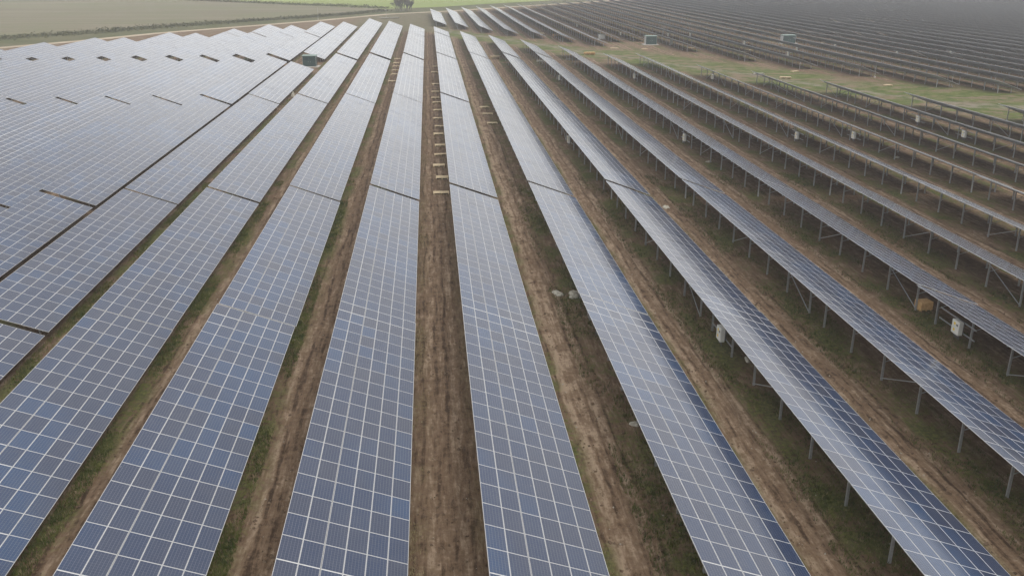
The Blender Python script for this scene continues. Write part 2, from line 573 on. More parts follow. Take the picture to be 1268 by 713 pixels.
PURLIN_OFF = (.42, 1.75, 3.95, 5.25)
def purlin_mesh(length):
    def make():
        b = MB()
        b.box(0, length / 2, 0, .06, length - .1, .075)
        return b.mesh("purlin", [M["steel"]])
    return cached(("purlin", round(length, 2)), make)

def brace_pts(ya, yb, up):
    x = POST_OFF - .10
    top = under_z(POST_OFF) - .12
    return ((x, ya, top), (x, yb, .18)) if up else ((x, ya, .18), (x, yb, top))

def support_mesh(length, with_purlins=True):
    """all the steel under a table whose steel is not seen piece by piece"""
    def make():
        b = MB()
        for y in post_ys(length):
            for off in (POST_OFF, FRONT_OFF):
                h = under_z(off) + .08
                b.box(off, y, h / 2 - .1, .11, .09, h + .2)
            b.bar((.45, y, Z_HIGH - .45 * math.tan(TILT) - .155), (5.35, y, Z_HIGH - 5.35 * math.tan(TILT) - .155), .06, .10)
        if with_purlins:
            for o in PURLIN_OFF:
                b.box(o, length / 2, Z_HIGH - o * math.tan(TILT) - .082, .06, length - .1, .07)
        return b.mesh("support_frame", [M["steel"]])
    return cached(("support", round(length, 2)), make)

cam_loc = Vector((0, 0, CAM_Z))
YAW, PIT, ROLL = R(5.206), R(20.2474), R(-.2183)
F_PX = 1103.66
fwd = Vector((math.sin(YAW) * math.cos(PIT), math.cos(YAW) * math.cos(PIT), -math.sin(PIT)))
rgt0 = Vector((math.cos(YAW), -math.sin(YAW), 0))
dwn0 = fwd.cross(rgt0)
rgt = rgt0 * math.cos(ROLL) + dwn0 * math.sin(ROLL)
dwn = -rgt0 * math.sin(ROLL) + dwn0 * math.cos(ROLL)
def shows(x, y, z=2.0, margin=30):
    """whether a point lies in the photograph's view (only to leave out what nobody sees and to rank parts by size)"""
    p = Vector((x, y, z)) - cam_loc
    d = p.dot(fwd)
    if d < 1:
        return False
    u, v = 634 + F_PX * p.dot(rgt) / d, 356.5 + F_PX * p.dot(dwn) / d
    return -margin < u < 1268 + margin and -margin < v < 713 + margin

TABLE_GROUP_NEAR = "solar tables of the near block"
TABLE_GROUP_FAR = "solar tables of the block beyond the grass strip"
n_tables = 0

def make_table(x, y0, length, n, label, group, detail, rotz=0.0, frame_parts=False, brace_bays=()):
    """detail 2: every module a part; 1: one deck and frame parts; 0: one small mesh pair far away"""
    global n_tables
    n_tables += 1
    t = thing("solar_table", (x + random.gauss(0, .03), y0, random.gauss(0, .03)), label, "solar table", group, rotz)
    t.rotation_euler = (random.gauss(0, .0007), random.gauss(0, .004), rotz)
    rot = (0, TILT, 0)
    if detail == 2:
        spots = []
        for j in range(n):
            for k in range(6):
                cy = length * (j + .5) / n
                px, py = x + COLX[k] * math.cos(TILT), y0 + cy
                d = (Vector((px, py, 2)) - cam_loc).length + (0 if shows(px, py, 2.0, 5) else 1000)
                spots.append((d, j, k, cy))
        spots.sort()
        sy = (length / n) / MOD_L
        for d, j, k, cy in spots[:100]:
            c, s = math.cos(TILT), math.sin(TILT)
            o = put(MODULE, "solar_panel", t, (COLX[k] * c, cy, Z_HIGH - COLX[k] * s),
                    (random.gauss(0, .0011), TILT + random.gauss(0, .0011), 0), (1, sy, 1))
        if len(spots) > 100:
            b = MB()
            for d, j, k, cy in spots[100:]:
                panel_piece(b, COLX[k], cy, length / n - .012, MOD_W - .010, j, k)
            o = put(b.mesh("solar_panels", PANEL_MATS), "panel_remainder", t, (0, 0, Z_HIGH), rot)
            o["kind"] = "stuff"
    else:
        put(deck_mesh(length, n), "panel_deck", t, (0, 0, Z_HIGH), rot)
    if not frame_parts:
        put(support_mesh(length), "support_frame", t)
        return t
    for o in PURLIN_OFF:
        put(purlin_mesh(length), "purlin", t, (o, 0, Z_HIGH - o * math.tan(TILT) - .085), rot)
    ys = post_ys(length)
    for y in ys:
        put(post_mesh("rear"), "post", t, (POST_OFF, y + random.gauss(0, .04), 0), (random.gauss(0, .008), random.gauss(0, .008), random.gauss(0, .05)))
        put(post_mesh("front"), "post", t, (FRONT_OFF, y, 0), (random.gauss(0, .008), random.gauss(0, .008), 0))
        put(girder_mesh(), "girder", t, (0, y + .085, 0))
    for bay, up in brace_bays:
        if bay + 1 < len(ys):
            a, e = brace_pts(ys[bay], ys[bay + 1], up)
            b = MB()
            b.bar(a, e, .06, .06)
            b.build("brace", M["steel"], t)
    return t

# spans of the near block along a row: (start, end) between the cross gaps
A_, B_ = (103.02, 103.78), (179.80, 180.35)
def row_end(i):
    e = {0: 376.5, 1: 362, 2: 339, 3: 322, 4: 302, 5: 279, 6: 254, 7: 255, 8: 226.5, 9: 212, 10: 194, 11: 174.5, 12: 157.5, 13: 139,
         -1: 397, -2: 414, -3: 392, -4: 392, -5: 372, -6: 376, -7: 354, -8: 334.5, -9: 336, -10: 315.5, -11: 316, -12: 298, -13: 284, -14: 266, -15: 255, -16: 240}
    return e.get(i, 230)

def side_words(i):
    if i <= 0:
        k = -i + 1
        return "first row left of the central path" if k == 1 else f"{ordinal(k)} row left of the central path"
    return "first row right of the central path" if i == 1 else f"{ordinal(i)} row right of the central path"

SPAN_WORDS = {"N1": "bottom table of the {}", "N2": "table just below the first cross gap, {}", "AB": "long table between first and second gaps, {}",
              "BC": "table between second and third gaps, {}", "CD": "table above the third gap, {}", "DE": "farthest end table of the {}"}
def seen(x, y0, y1):
    for k in range(9):
        y = y0 + (y1 - y0) * k / 8
        if shows(x, y, Z_HIGH, 8) or shows(x + RUN, y, .9, 8) or shows(x + RUN / 2, y, 2, 8):
            return True
    return False

for i in range(-17, 14):
    end = row_end(i)
    cross = .25 if i <= -3 else .03
    if i <= -4:
        c0, c1 = 255.4, 260.4
    elif i == -3:
        c0, c1 = 238.7, 263.0
    else:
        c0, c1 = 258.9, 262.0
    wide = .16 if i <= -4 else 0.0
    spans = [("N1", 28.3, 65.30 - cross), ("N2", 65.30 + cross, A_[0] - wide), ("AB", A_[1] + wide, B_[0] - 2.5 * wide), ("BC", B_[1] + 2.5 * wide, c0), ("CD", c1, 337.6), ("DE", 338.7, end)]
    for nm, a, b in spans:
        b = min(b, end)
        if b - a < 5:
            continue
        if not seen(row_x(i), a, b):
            continue
        n = max(3, int(round((b - a) / 1.722)))
        dist_rank = {"N1": 2, "N2": 2}.get(nm, 0)
        detail = dist_rank
        if nm == "AB" and -5 <= i <= 6:
            detail = 2
        frames = (i >= 2 and nm in ("N1", "N2", "AB", "BC")) or (i in (1,) and nm in ("N1", "N2"))
        np_ = len(post_ys(b - a))
        if nm == "N1":
            bays = ((np_ - 4, True),) if i >= 2 else ()
        elif nm == "N2":
            bays = ((0, False), (3, True)) if i >= 2 else ()
        else:
            h = np_ // 2
            bays = ((h - 4, True), (h, False), (np_ - 3, True)) if i >= 2 else ()
        make_table(row_x(i), a, b - a, n, SPAN_WORDS[nm].format(side_words(i)), TABLE_GROUP_NEAR, detail, 0.0, frames, bays)

# block beyond the strip: rows turned by three quarters of a degree
ROT_FAR = R(.75)
def far_x(k, y):
    r = 1.03 + .921 * (k - 1) - .0014 * (y - 402)
    return row_x(0) + PITCH * r
FAR_START = {1: 402, 2: 385, 3: 367, 4: 351, 5: 338, 6: 323, 7: 308, 8: 322, 9: 324, 10: 286, 11: 257, 12: 238, 13: 221, 14: 200, 15: 190, 16: 186, 17: 182}
def road_y(x):
    for (ax, ay), (bx, by) in zip(ROAD, ROAD[1:]):
        if ax <= x <= bx:
            return ay + (by - ay) * (x - ax) / (bx - ax)
    return 9999
far_list = []
for k in range(1, 58):
    y = FAR_START.get(k, 178)
    j = 0
    while y < 760:
        L = 76.2
        stop = road_y(far_x(k, y + 40)) - 14 - (8 if k < 9 else 0)
        e = min(y + L, stop, 760)
        segs = [(y, e)]
        if k == 15:
            segs = [s for s in ((y, min(e, 305)), (max(y, 327), e)) if s[1] - s[0] > 6]
        for a, b in segs:
            if b - a > 6 and seen(far_x(k, a), a, b):
                j += 1
                far_list.append((k, j, a, b))
        if stop <= y + L:
            break
        y += L + (.5 if j % 2 else 2.4)
far_list.sort(key=lambda q: q[2] ** 2 + far_x(q[0], q[2]) ** 2)
budget = 300 - n_tables
print("near tables", n_tables, "far tables", len(far_list))
for k, j, a, b in far_list[:budget]:
    which = ["", "nearest", "second", "third", "fourth", "fifth", "sixth", "seventh", "eighth"][j]
    make_table(far_x(k, a), a, b - a, max(3, int(round((b - a) / 1.722))), f"{which} table in the {ordinal(k)} row of the block beyond the grass strip", TABLE_GROUP_FAR, 0, ROT_FAR)
if far_list[budget:]:
    v, f, m, uvs = [], [], [], {}
    bb = MB()
    for k, j, a, b in far_list[budget:]:
        x, L, n = far_x(k, a), b - a, int(round((b - a) / 1.722))
        mt = Matrix.Translation((x, a, Z_HIGH)) @ Matrix.Rotation(ROT_FAR, 4, 'Z') @ Matrix.Rotation(TILT, 4, 'Y')
        c = [mt @ Vector(p) for p in ((0, 0, -.04), (SLOPE, 0, -.04), (SLOPE, L, -.04), (0, L, -.04), (0, 0, 0), (SLOPE, 0, 0), (SLOPE, L, 0), (0, L, 0))]
        bb.uv[len(bb.f) + 1] = [(0, 0), (0, 6), (n, 6), (n, 0)]
        bb.hexa(c, mats=[2, 0, 1, 1, 1, 1])
        for y in post_ys(L):
            for off in (POST_OFF, FRONT_OFF):
                h = under_z(off) + .15
                bb.box(x + off - math.sin(ROT_FAR) * y, a + y, h / 2, .11, .09, h, 3)
    o = bb.build("distant_solar_tables", PANEL_MATS + [M["steel"]])
    tag(o, "hazy mass of dark solar tables at the far top edge", "solar tables", None, "stuff")

# ------------------------------------------------------------------ inverters hung between two tall posts
def make_inverter(x, y, label, bay=4.9, group="inverters hung under the tables"):
    t = thing("inverter", (x, y, 0), label, "inverter", group)
    b = MB()
    b.box(-.25, 0, 1.22, .36, .98, 1.08)
    bevel(b.build("casing", M["inverter"], t), .03, 2)
    b = MB()
    for z in (1.5, 1.02):
        b.box(-.433, .12, z, .006, .22, .2)
    b.build("warning_label", M["yellow"], t)
    b = MB()
    b.box(-.434, -.22, 1.45, .008, .24, .16)
    b.build("display", M["inverter_dark"], t)
    b = MB()
    for k in range(9):
        b.box(.005, -.36 + .09 * k, 1.25, .12, .02, .95)
    b.build("heat_sink", M["inverter_dark"], t)
    b = MB()
    for k in range(6):
        b.tube([(-.25, -.35 + .14 * k, .67), (-.25, -.35 + .14 * k, .52), (-.2, -.33 + .13 * k, .30)], [.03, .025, .02], 6)
    b.build("cable_gland", M["inverter_dark"], t)
    for z in (.80, 1.66):
        b = MB()
        b.box(.10, .6, z, .05, bay, .10)
        b.build("mounting_rail", M["steel"], t)
    return t

inv_spots = [(3, 60.5, "white inverter with hanging cables under third row, nearest the bottom edge"),
             (5, 60.2, "white inverter with yellow labels beside the orange brown wooden crate"),
             (3, 138.0, "small white inverter under third row right of the path, past first gap"),
             (5, 138.2, "white inverter on two rails under fifth row right of the path"),
             (7, 138.6, "white inverter on open rails under seventh row right of the path"),
             (8, 138.2, "white inverter beneath the eighth row right of the path, mid length"),
             (10, 138.0, "white inverter under tenth row, nearer of the two there"),
             (10, 152.6, "pale inverter under tenth row, farther of the two there"),
             (4, 214.9, "tiny white inverter under fourth row right of the path, beyond second gap"),
             (6, 216.9, "pale inverter under sixth row near the grass strip"),
             (8, 214.2, "white inverter under eighth row close to its end by grass")]
for i, y, lab in inv_spots:
    make_inverter(row_x(i) + POST_OFF - .16, y, lab)
far_inv = [(11, 340.5), (12, 341), (13, 306), (14, 282), (16, 292), (17, 268), (19, 268), (21, 270), (25, 300), (9, 345), (13, 268), (8, 392)]
for q, (k, y) in enumerate(sorted(far_inv)):
    same = [p for p in far_inv if p[0] == k]
    extra = "" if len(same) == 1 else (", nearer one" if y == min(p[1] for p in same) else ", farther one")
    make_inverter(far_x(k, y) + POST_OFF - .16, y, f"tiny white inverter under the {ordinal(k)} row beyond the grass strip{extra}", group="inverters beyond the grass strip")

# ------------------------------------------------------------------ pallets and boards
def pallet_mesh(L=1.9, W=.95, seed=0):
    b = MB()
    rn = random.Random(seed)
    n = 6
    for k in range(n):
        w = W / n - .025
        b.box(rn.uniform(-.03, .03), -W / 2 + W * (k + .5) / n, .215, L, w, .03)
    for k in (-1, 0, 1):
        b.box(k * (L / 2 - .06), 0, .106, .12, W, .188)
    for k in (-1, 0, 1):
        b.box(0, k * (W / 2 - .05), .006, L, .09, .012)
    return b.mesh("wooden_pallet", [M["wood"]])
PALLETS = [pallet_mesh(1.8, 1.25, 1), pallet_mesh(1.95, 1.1, 2), pallet_mesh(1.65, 1.35, 3)]

centre = [(1.0, 109.7, .03), (1.1, 118.1, -.04), (1.15, 125.6, .02), (1.2, 133.1, .03), (1.25, 140.2, -.02), (1.35, 149.9, .05), (1.4, 157.2, -.03), (1.35, 165.6, .02),
          (1.45, 175.1, .06), (1.15, 185.0, -.05), (1.2, 191.6, .02), (1.1, 200.8, -.02), (1.3, 213.6, .45), (1.4, 237.4, .05), (1.5, 250.0, .1)]
for q, (x, y, a) in enumerate(centre):
    o = put(PALLETS[(q * q + 1) % 3], "wooden_pallet", None, (x + .22 * math.sin(q * 2.3), y, .01), (.02 * math.sin(q * 1.7), .015 * math.cos(q), a + .07 * math.sin(q * 3.1)))
    tag(o, f"pale wooden pallet lying across the central path, {ordinal(q + 1)} from the bottom", "pallet", "pallets along the central path")
for q, (x, y, a) in enumerate([(10.9, 159.8, .03), (10.7, 170.0, -.05), (10.6, 178.2, .25)]):
    o = put(PALLETS[q % 3], "wooden_pallet", None, (x, y, .01), (0, 0, a))
    tag(o, f"wooden pallet in the first aisle right of the path, {['nearest', 'middle', 'farthest and skewed'][q]} of three", "pallet", "pallets in the aisle right of the central path")
for q, (x, y, a) in enumerate([(-9.0, 219.5, 0), (-8.9, 232.9, .1), (-8.9, 241.6, -.1), (-9.1, 251.0, .1), (-9.3, 259, -.05), (-9.4, 270.5, 0)]):
    o = put(PALLETS[(q + 1) % 3], "wooden_pallet", None, (x, y, .01), (0, 0, a))
    tag(o, f"wooden pallet in the first aisle left of the path, {ordinal(q + 1)} from below", "pallet", "pallets in the aisle left of the central path")

def stack(name, x, y, label, cat, n=4, L=1.6, W=1.1, mat="wood", rot=0.0, group=None):
    t = thing(name, (x, y, 0), label, cat, group, rot)
    for k in range(n):
        b = MB()
        for j in range(5):
            b.box(random.uniform(-.02, .02), -W / 2 + W * (j + .5) / 5, .135, L, W / 5 - .03, .024)
        for j in (-1, 0, 1):
            b.box(j * (L / 2 - .06), 0, .0605, .10, W, .12)
        o = b.build("pallet", M[mat], t, (random.uniform(-.04, .04), random.uniform(-.04, .04), .15 * k), random.uniform(-.06, .06))
    return t
stack("pallet_stack", 49.4, 280.7, "bright wooden pallet stack on the strip behind the sixth row's end", "pallet stack", 5, 3.2, 1.6, "wood_orange")
stack("pallet_stack", 49.0, 350.0, "orange wooden pallet stack at the near end of the sixth far row", "pallet stack", 6, 3.6, 1.5, "wood_orange", .2)
stack("pallet_stack", 43.7, 361.0, "pale low stack of boards on grass left of the orange pallets", "pallet stack", 3, 3.0, 1.4, "wood")
stack("pallet_stack", 41.3, 266.0, "white boards stacked behind the fifth row's end post", "pallet stack", 2, 3.0, .8, "white_cloth")
stack("pallet_stack", 31.7, 261.0, "grey white heap of boards in the aisle beside the fourth row's gap", "pallet stack", 3, 1.8, 1.4, "white_cloth", .3)
stack("pallet_stack", 19.3, 270.4, "pale boxy stack on bare soil between second and third rows", "pallet stack", 5, 2.6, 1.4, "wood", .1)
stack("pallet_stack", 84.5, 228.5, "white boards on the grass strip beyond the eighth row's end", "pallet stack", 2, 3.0, 1.2, "white_cloth", .1)
stack("pallet_stack", 88.2, 219.5, "yellowish boards on the grass strip beyond the ninth row's end", "pallet stack", 3, 2.6, 1.2, "wood", -.1)
stack("pallet_stack", 133.8, 312.0, "orange boards lying right of the farther green cabin", "pallet stack", 3, 3.2, 1.4, "wood_orange", .2)
stack("pallet_stack", 94.5, 305.0, "white sheet bundle on bare soil between the two green cabins", "pallet stack", 2, 3.4, 1.2, "white_cloth")
stack("pallet_stack", -22.4, 272.5, "white boards lying in the third gap, second aisle left", "pallet stack", 2, 2.4, 1.0, "white_cloth")
stack("pallet_stack", -19.0, 462.0, "white pile of sheets beside the sandy road below the bare tree", "pallet stack", 3, 9.0, 2.5, "white_cloth", .3)

# slatted crate under the fifth row
t = thing("wooden_crate", (41.1, 66.9, 0), "orange brown wooden crate under the fifth row beside an inverter", "crate", None, .12)
L_, W_, H_ = 1.12, .90, .78
for s in (-1, 1):
    b = MB()
    for k in range(5):
        b.box(0, s * W_ / 2, .1 + (H_ - .1) * (k + .5) / 5, L_, .024, (H_ - .1) / 5 - .02)
    b.build("side_boards", M["wood_orange"], t)
    b = MB()
    for k in range(5):
        b.box(s * (L_ / 2 - .02), 0, .1 + (H_ - .1) * (k + .5) / 5, .024, W_ - .03, (H_ - .1) / 5 - .02)
    b.build("end_boards", M["wood_orange"], t)
b = MB()
for k in range(7):
    b.box(-L_ / 2 + L_ * (k + .5) / 7, 0, H_ + .013, L_ / 7 - .014, W_ + .03, .024)
b.build("lid", M["wood_orange"], t)
b = MB()
for k in (-1, 0, 1):
    b.box(k * (L_ / 2 - .1), 0, .045, .1, W_, .09)
b.build("skid", M["wood_orange"], t)

# crumpled pale sacks and rags
def rag(x, y, sx, sy, h, seed, label, cat, z=0.0):
    rn = random.Random(seed)
    b = MB()
    N = 14
    idx = {}
    for j in range(N + 1):
        for i in range(N + 1):
            u, v = i / N * 2 - 1, j / N * 2 - 1
            r = max(0, 1 - (abs(u) ** 2.6 + abs(v) ** 2.6))
            zz = h * (r ** .5) * (.72 + .28 * math.sin(u * 5 + seed) * math.cos(v * 4 + seed * 2)) + .02 + rn.uniform(-.015, .015)
            k = 1 - .14 * math.sin(3 * math.atan2(v, u) + seed)
            idx[i, j] = len(b.v)
            b.v.append((u * sx / 2 * k + rn.uniform(-.01, .01), v * sy / 2 * k + rn.uniform(-.01, .01), zz if r > 0 else -.05))
    for j in range(N):
        for i in range(N):
            b.f.append((idx[i, j], idx[i + 1, j], idx[i + 1, j + 1], idx[i, j + 1])); b.m.append(0)
    o = b.build(cat.replace(" ", "_"), M["white_cloth"], None, (x, y, z), rn.uniform(0, 3))
    for p in o.data.polygons:
        p.use_smooth = True
    return tag(o, label, cat)
rag(12.15, 72.6, 1.5, 1.1, .42, 3, "large crumpled pale sack at the edge of the second row right of the path", "sack")
rag(10.75, 73.1, 1.5, .7, .20, 4, "flat pale sack on bare soil beside the larger one", "sack")
rag(12.35, 49.3, .65, .5, .22, 5, "small white rag under the high edge of the second row", "rag")
rag(27.6, 101.1, .9, .7, .25, 6, "white rag on the soil right of the third row at first gap", "rag")
rag(22.9, 58.3, 1.0, .5, .18, 8, "pale scrap lying under third row below its inverter", "rag")
rag(-29.2, 196.2, .8, .8, 1.15, 9, "white upright sack in the third aisle left of the path", "sack")
rag(40.3, 125.6, .9, .6, .2, 10, "pale scrap below the fifth row past the first gap", "rag")
rag(69.5, 126.5, .9, .6, .2, 12, "pale scrap below the eighth row right of the path", "rag")

for q, (x, y, a) in enumerate([(61.0, 300, .2), (70.5, 297, .5), (87.0, 300, .1), (101.0, 285, .4), (103.5, 291, .2), (112.0, 318, .1), (141.0, 318, .3), (147.0, 317.5, .0), (96.0, 233, .6), (107.5, 205, .3)]):
    o = put(cached(("litter", q % 2), lambda: pallet_mesh(2.6 - .6 * (q % 2), .9, 40 + q)), "wooden_pallet", None, (x, y, .02), (.03, .02, a))
    o.scale = (1, 1, 1)
    near = ["by the control cabinet", "in front of the left green cabin", "right of the left green cabin", "on bare soil, nearer of a pair", "on bare soil, farther of a pair",
            "left of the right green cabin", "right of the right green cabin, nearer it", "right of the right green cabin, farther off", "on the strip past the tenth row", "on the strip past the eleventh row"][q]
    tag(o, f"pale pallet {near}" if "strip" not in near else f"pale pallet {near}", "pallet", "pallets beyond the near block")

# ------------------------------------------------------------------ transformer cabins
def cabin(x, y, L, W, H, label, rot=0.0, white_end=True):
    t = thing("transformer_cabin", (x, y, 0), label, "cabin", "green transformer cabins", rot)
    b = MB(); b.box(0, 0, .10, L + 1.6, W + 1.0, .20); b.build("concrete_base", M["concrete"], t)
    b = MB(); b.box(0, 0, .2 + H / 2, L, W, H)
    for k in range(int(L / .35)):          # pressed ribs
        b.box(-L / 2 + .2 + .35 * k, -W / 2 - .02, .2 + H / 2, .12, .04, H - .3)
    b.build("body", M["cabin_green"], t)
    b = MB(); b.box(0, 0, H + .2 + .09, L + .35, W + .35, .18); bevel(b.build("roof", M["cabin_roof"], t), .03)
    b = MB(); b.box(-L / 2 - .03, 0, .2 + H / 2, .06, W - .1, H - .1); b.build("end_door", M["cabin_white"], t)
    for s in (-1, 1):
        b = MB(); b.box(s * L * .22, -W / 2 - .06, .2 + H * .48, L * .36, .05, H * .82)
        d = b.build("door", M["cabin_green"], t)
        b = MB()
        for k in range(6):
            b.box(s * L * .22, -W / 2 - .095, .2 + H * .62 + .1 * k, L * .26, .02, .05)
        b.build("vent_louvre", M["dark_gap"], d)
        b = MB(); b.box(s * L * .08, -W / 2 - .11, .2 + H * .45, .05, .05, .25); b.build("handle", M["steel"], d)
    b = MB(); b.box(L / 2 + .025, -W / 2 + .05, .2 + H / 2, .05, .3, H); b.build("corner_post", M["cabin_white"], t)
    return t
cabin(-32.4, 252.6, 3.5, 2.8, 2.7, "green transformer cabin with pale roof among panels left of the path", .0)
cabin(76.4, 313.5, 3.7, 2.6, 2.7, "green transformer cabin on bare soil by the grass strip, left of two")
cabin(126.4, 316.0, 4.4, 2.8, 2.6, "green transformer cabin standing inside the dark far rows, right of two")

def cabinet(x, y, w, d, h, label):
    t = thing("control_cabinet", (x, y, 0), label, "cabinet", "pale control cabinets")
    b = MB(); b.box(0, 0, .1, w + .2, d + .2, .2); b.build("plinth", M["concrete"], t)
    b = MB(); b.box(0, 0, .2 + h / 2, w, d, h); bevel(b.build("casing", M["cabin_white"], t), .02)
    b = MB(); b.box(0, 0, h + .24, w + .12, d + .12, .07); b.build("rain_hood", M["cabin_roof"], t)
    b = MB(); b.box(-w / 4, -d / 2 - .015, .2 + h / 2, w / 2 - .06, .03, h - .15); b.box(w / 4, -d / 2 - .015, .2 + h / 2, w / 2 - .06, .03, h - .15)
    b.build("door_leaf", M["inverter"], t)
    return t
cabinet(63.5, 336.2, 2.3, 1.2, 1.6, "pale grey control cabinet by the strip, left of the nearer cabin")
cabinet(83.5, 312.5, .9, .6, 1.7, "slim white control cabinet right of the nearer green cabin")

# slim poles along the strip and the road
def pole(x, y, h, label):
    t = thing("camera_pole", (x, y, 0), label, "pole", "slim white poles")
    b = MB(); b.tube([(0, 0, -.3), (0, 0, h)], [.05, .035], 8); b.build("mast", M["steel"], t)
    b = MB(); b.box(0, 0, .1, .4, .4, .2); b.build("footing", M["concrete"], t)
    b = MB(); b.box(0, -.1, h - .1, .10, .22, .10); b.build("camera_housing", M["cabin_white"], t)
    return t
pole(82.8, 321.7, 8.0, "tall slim pole rising right of the nearer green cabin")
pole(111.9, 220.6, 3.4, "slim pale pole at the twelfth row's edge of the grass strip")
pole(128.9, 197.2, 3.2, "rightmost slim pale pole on the far edge of the grass strip")
pole(121.5, 202.0, 3.0, "slim pale pole second from the right on the grass strip")
pole(-21.0, 470.0, 4.8, "slim white pole beside the road left of the bare tree")
pole(-53.0, 455.0, 5.5, "slim white pole beside the road above the panels left")

# ------------------------------------------------------------------ person standing at the strip
def make_person(x, y, rot, label):
    t = thing("person", (x, y, 0), label, "person", None, rot)
    verts = [(0, 0, .95), (0, .01, 1.15), (0, .02, 1.38), (0, .01, 1.50), (0, -.01, 1.60), (0, -.02, 1.74),
             (.10, 0, .90), (.11, -.01, .50), (.11, .02, .09), (.11, -.12, .04),
             (-.10, 0, .90), (-.12, .0, .50), (-.13, .03, .09), (-.13, -.11, .04),
             (.19, .02, 1.40), (.27, .03, 1.12), (.25, -.08, .88), (.24, -.12, .78),
             (-.19, .02, 1.40), (-.26, .0, 1.13), (-.20, -.16, .98), (-.15, -.24, .95)]
    edges = [(0, 1), (1, 2), (2, 3), (3, 4), (4, 5), (0, 6), (6, 7), (7, 8), (8, 9), (0, 10), (10, 11), (11, 12), (12, 13), (2, 14), (14, 15), (15, 16), (16, 17), (2, 18), (18, 19), (19, 20), (20, 21)]
    rad = [.15, .14, .17, .07, .085, .09, .10, .065, .045, .04, .10, .065, .045, .04, .065, .047, .036, .04, .065, .047, .036, .04]
    me = bpy.data.meshes.new("body")
    me.from_pydata(verts, edges, [])
    me.materials.append(M["cloth_dark"])
    o = put(me, "body", t)
    sk = o.modifiers.new("skin", "SKIN")
    for k, r in enumerate(rad):
        me.skin_vertices[0].data[k].radius = (r, r)
    me.skin_vertices[0].data[0].use_root = True
    ss = o.modifiers.new("smooth", "SUBSURF"); ss.levels = 1; ss.render_levels = 1
    b = MB()
    b.tube([(0, .01, 1.0), (0, .015, 1.2), (0, .02, 1.42), (0, .02, 1.47)], [.185, .19, .21, .13], 12)
    b.build("vest", M["hi_vis"], t)
    b = MB()
    b.tube([(0, -.02, 1.70), (0, -.02, 1.735), (0, -.02, 1.78), (0, -.02, 1.83)], [.15, .125, .115, .06], 12)
    b.build("helmet", M["helmet"], t)
    return t
# make_person(117.6, 180.5, 2.6, "person in yellow vest and white helmet standing on the grass strip")

# ------------------------------------------------------------------ hedges, bare tree, grass
def scrub(name, line, width, height, count, label, cat, mat="hedge", size=(.35, .9)):
    pts = [Vector(p) for p in line]
    segs = [(a, b, (b - a).length) for a, b in zip(pts, pts[1:])]
    tot = sum(s[2] for s in segs)
    b = MB()
    rn = random.Random(len(line) * 31 + count)
    for _ in range(count):
        d = rn.uniform(0, tot)
        for a, c, L in segs:
            if d <= L:
                break
            d -= L
        p = a + (c - a) * (d / L)
        nrm = Vector((-(c - a).y, (c - a).x)).normalized()
        h = height * (.6 + .3 * abs(math.sin(p.x * .21) * math.cos(p.y * .13 + p.x * .05))) * rn.choice((.6, .8, 1, 1.3))
        p = p + nrm * rn.gauss(0, width / 2.5)
        z = h * rn.random() ** .8
        s = rn.uniform(*size)
        q = Vector((p.x, p.y, z))
        e1 = Vector((rn.gauss(0, 1), rn.gauss(0, 1), rn.gauss(0, .6))).normalized() * s
        e2 = Vector((rn.gauss(0, 1), rn.gauss(0, 1), rn.gauss(0, 1))).normalized() * s * .6
        b.face([q - e1, q + e2, q + e1])
    o = b.build(name, M[mat])
    return tag(o, label, cat)
scrub("hedge", [(-330, 185), (-283, 232), (-155, 348), (-131, 376), (-112, 407), (-90, 434)], 9, 1.1, 11000, "long dull scrub hedge between the sandy road and the tan field", "hedge")
scrub("hedge", [(-90, 434), (-72, 456), (-45, 490), (-24, 528)], 6, 1.0, 4200, "low dark hedge running up to the road bend near the bare tree", "hedge")
scrub("hedge", [(-205, 702), (-170, 672), (-92, 606), (-58, 582), (-24, 553)], 6, 1.6, 5200, "thin dark hedge along the near edge of the green field", "hedge")

def bare_tree(x, y, h, label):
    t = thing("bare_tree", (x, y, 0), label, "tree")
    rn = random.Random(5)
    tr, cr = MB(), MB()
    def grow(p, d, L, r, lev):
        q = p + d * L
        mid_ = p + d * L * .5 + Vector((rn.gauss(0, .05), rn.gauss(0, .05), 0)) * L
        (tr if lev < 2 else cr).tube([p, mid_, q], [r, r * .85, r * .7], 5 if lev < 2 else 3, cap=False)
        if lev >= 5:
            return
        for _ in range(4 if lev < 2 else 3):
            ax = Vector((rn.gauss(0, 1), rn.gauss(0, 1), rn.gauss(0, .3))).normalized()
            nd = (d + ax * rn.uniform(.25, .6) + Vector((0, 0, .18))).normalized()
            grow(p + (q - p) * rn.uniform(.3, 1), nd, L * rn.uniform(.6, .85), max(r * .55, .028), lev + 1)
    for k in range(11):
        a = k * 2.4
        rad = 4.6 * math.sqrt((k + .5) / 11)
        grow(Vector((math.cos(a) * rad, math.sin(a) * rad * .7, -.2)), Vector((math.cos(a) * .22, math.sin(a) * .22, 1)).normalized(), h * .24 * (1.1 - .3 * rad / 4.6), .16, 0)
    tr.build("trunk", M["bark"], t)
    cr.build("crown", M["twig"], t)
    return t
bare_tree(-13.5, 522, 13.5, "rounded bare grey tree beyond the sandy road at the top")

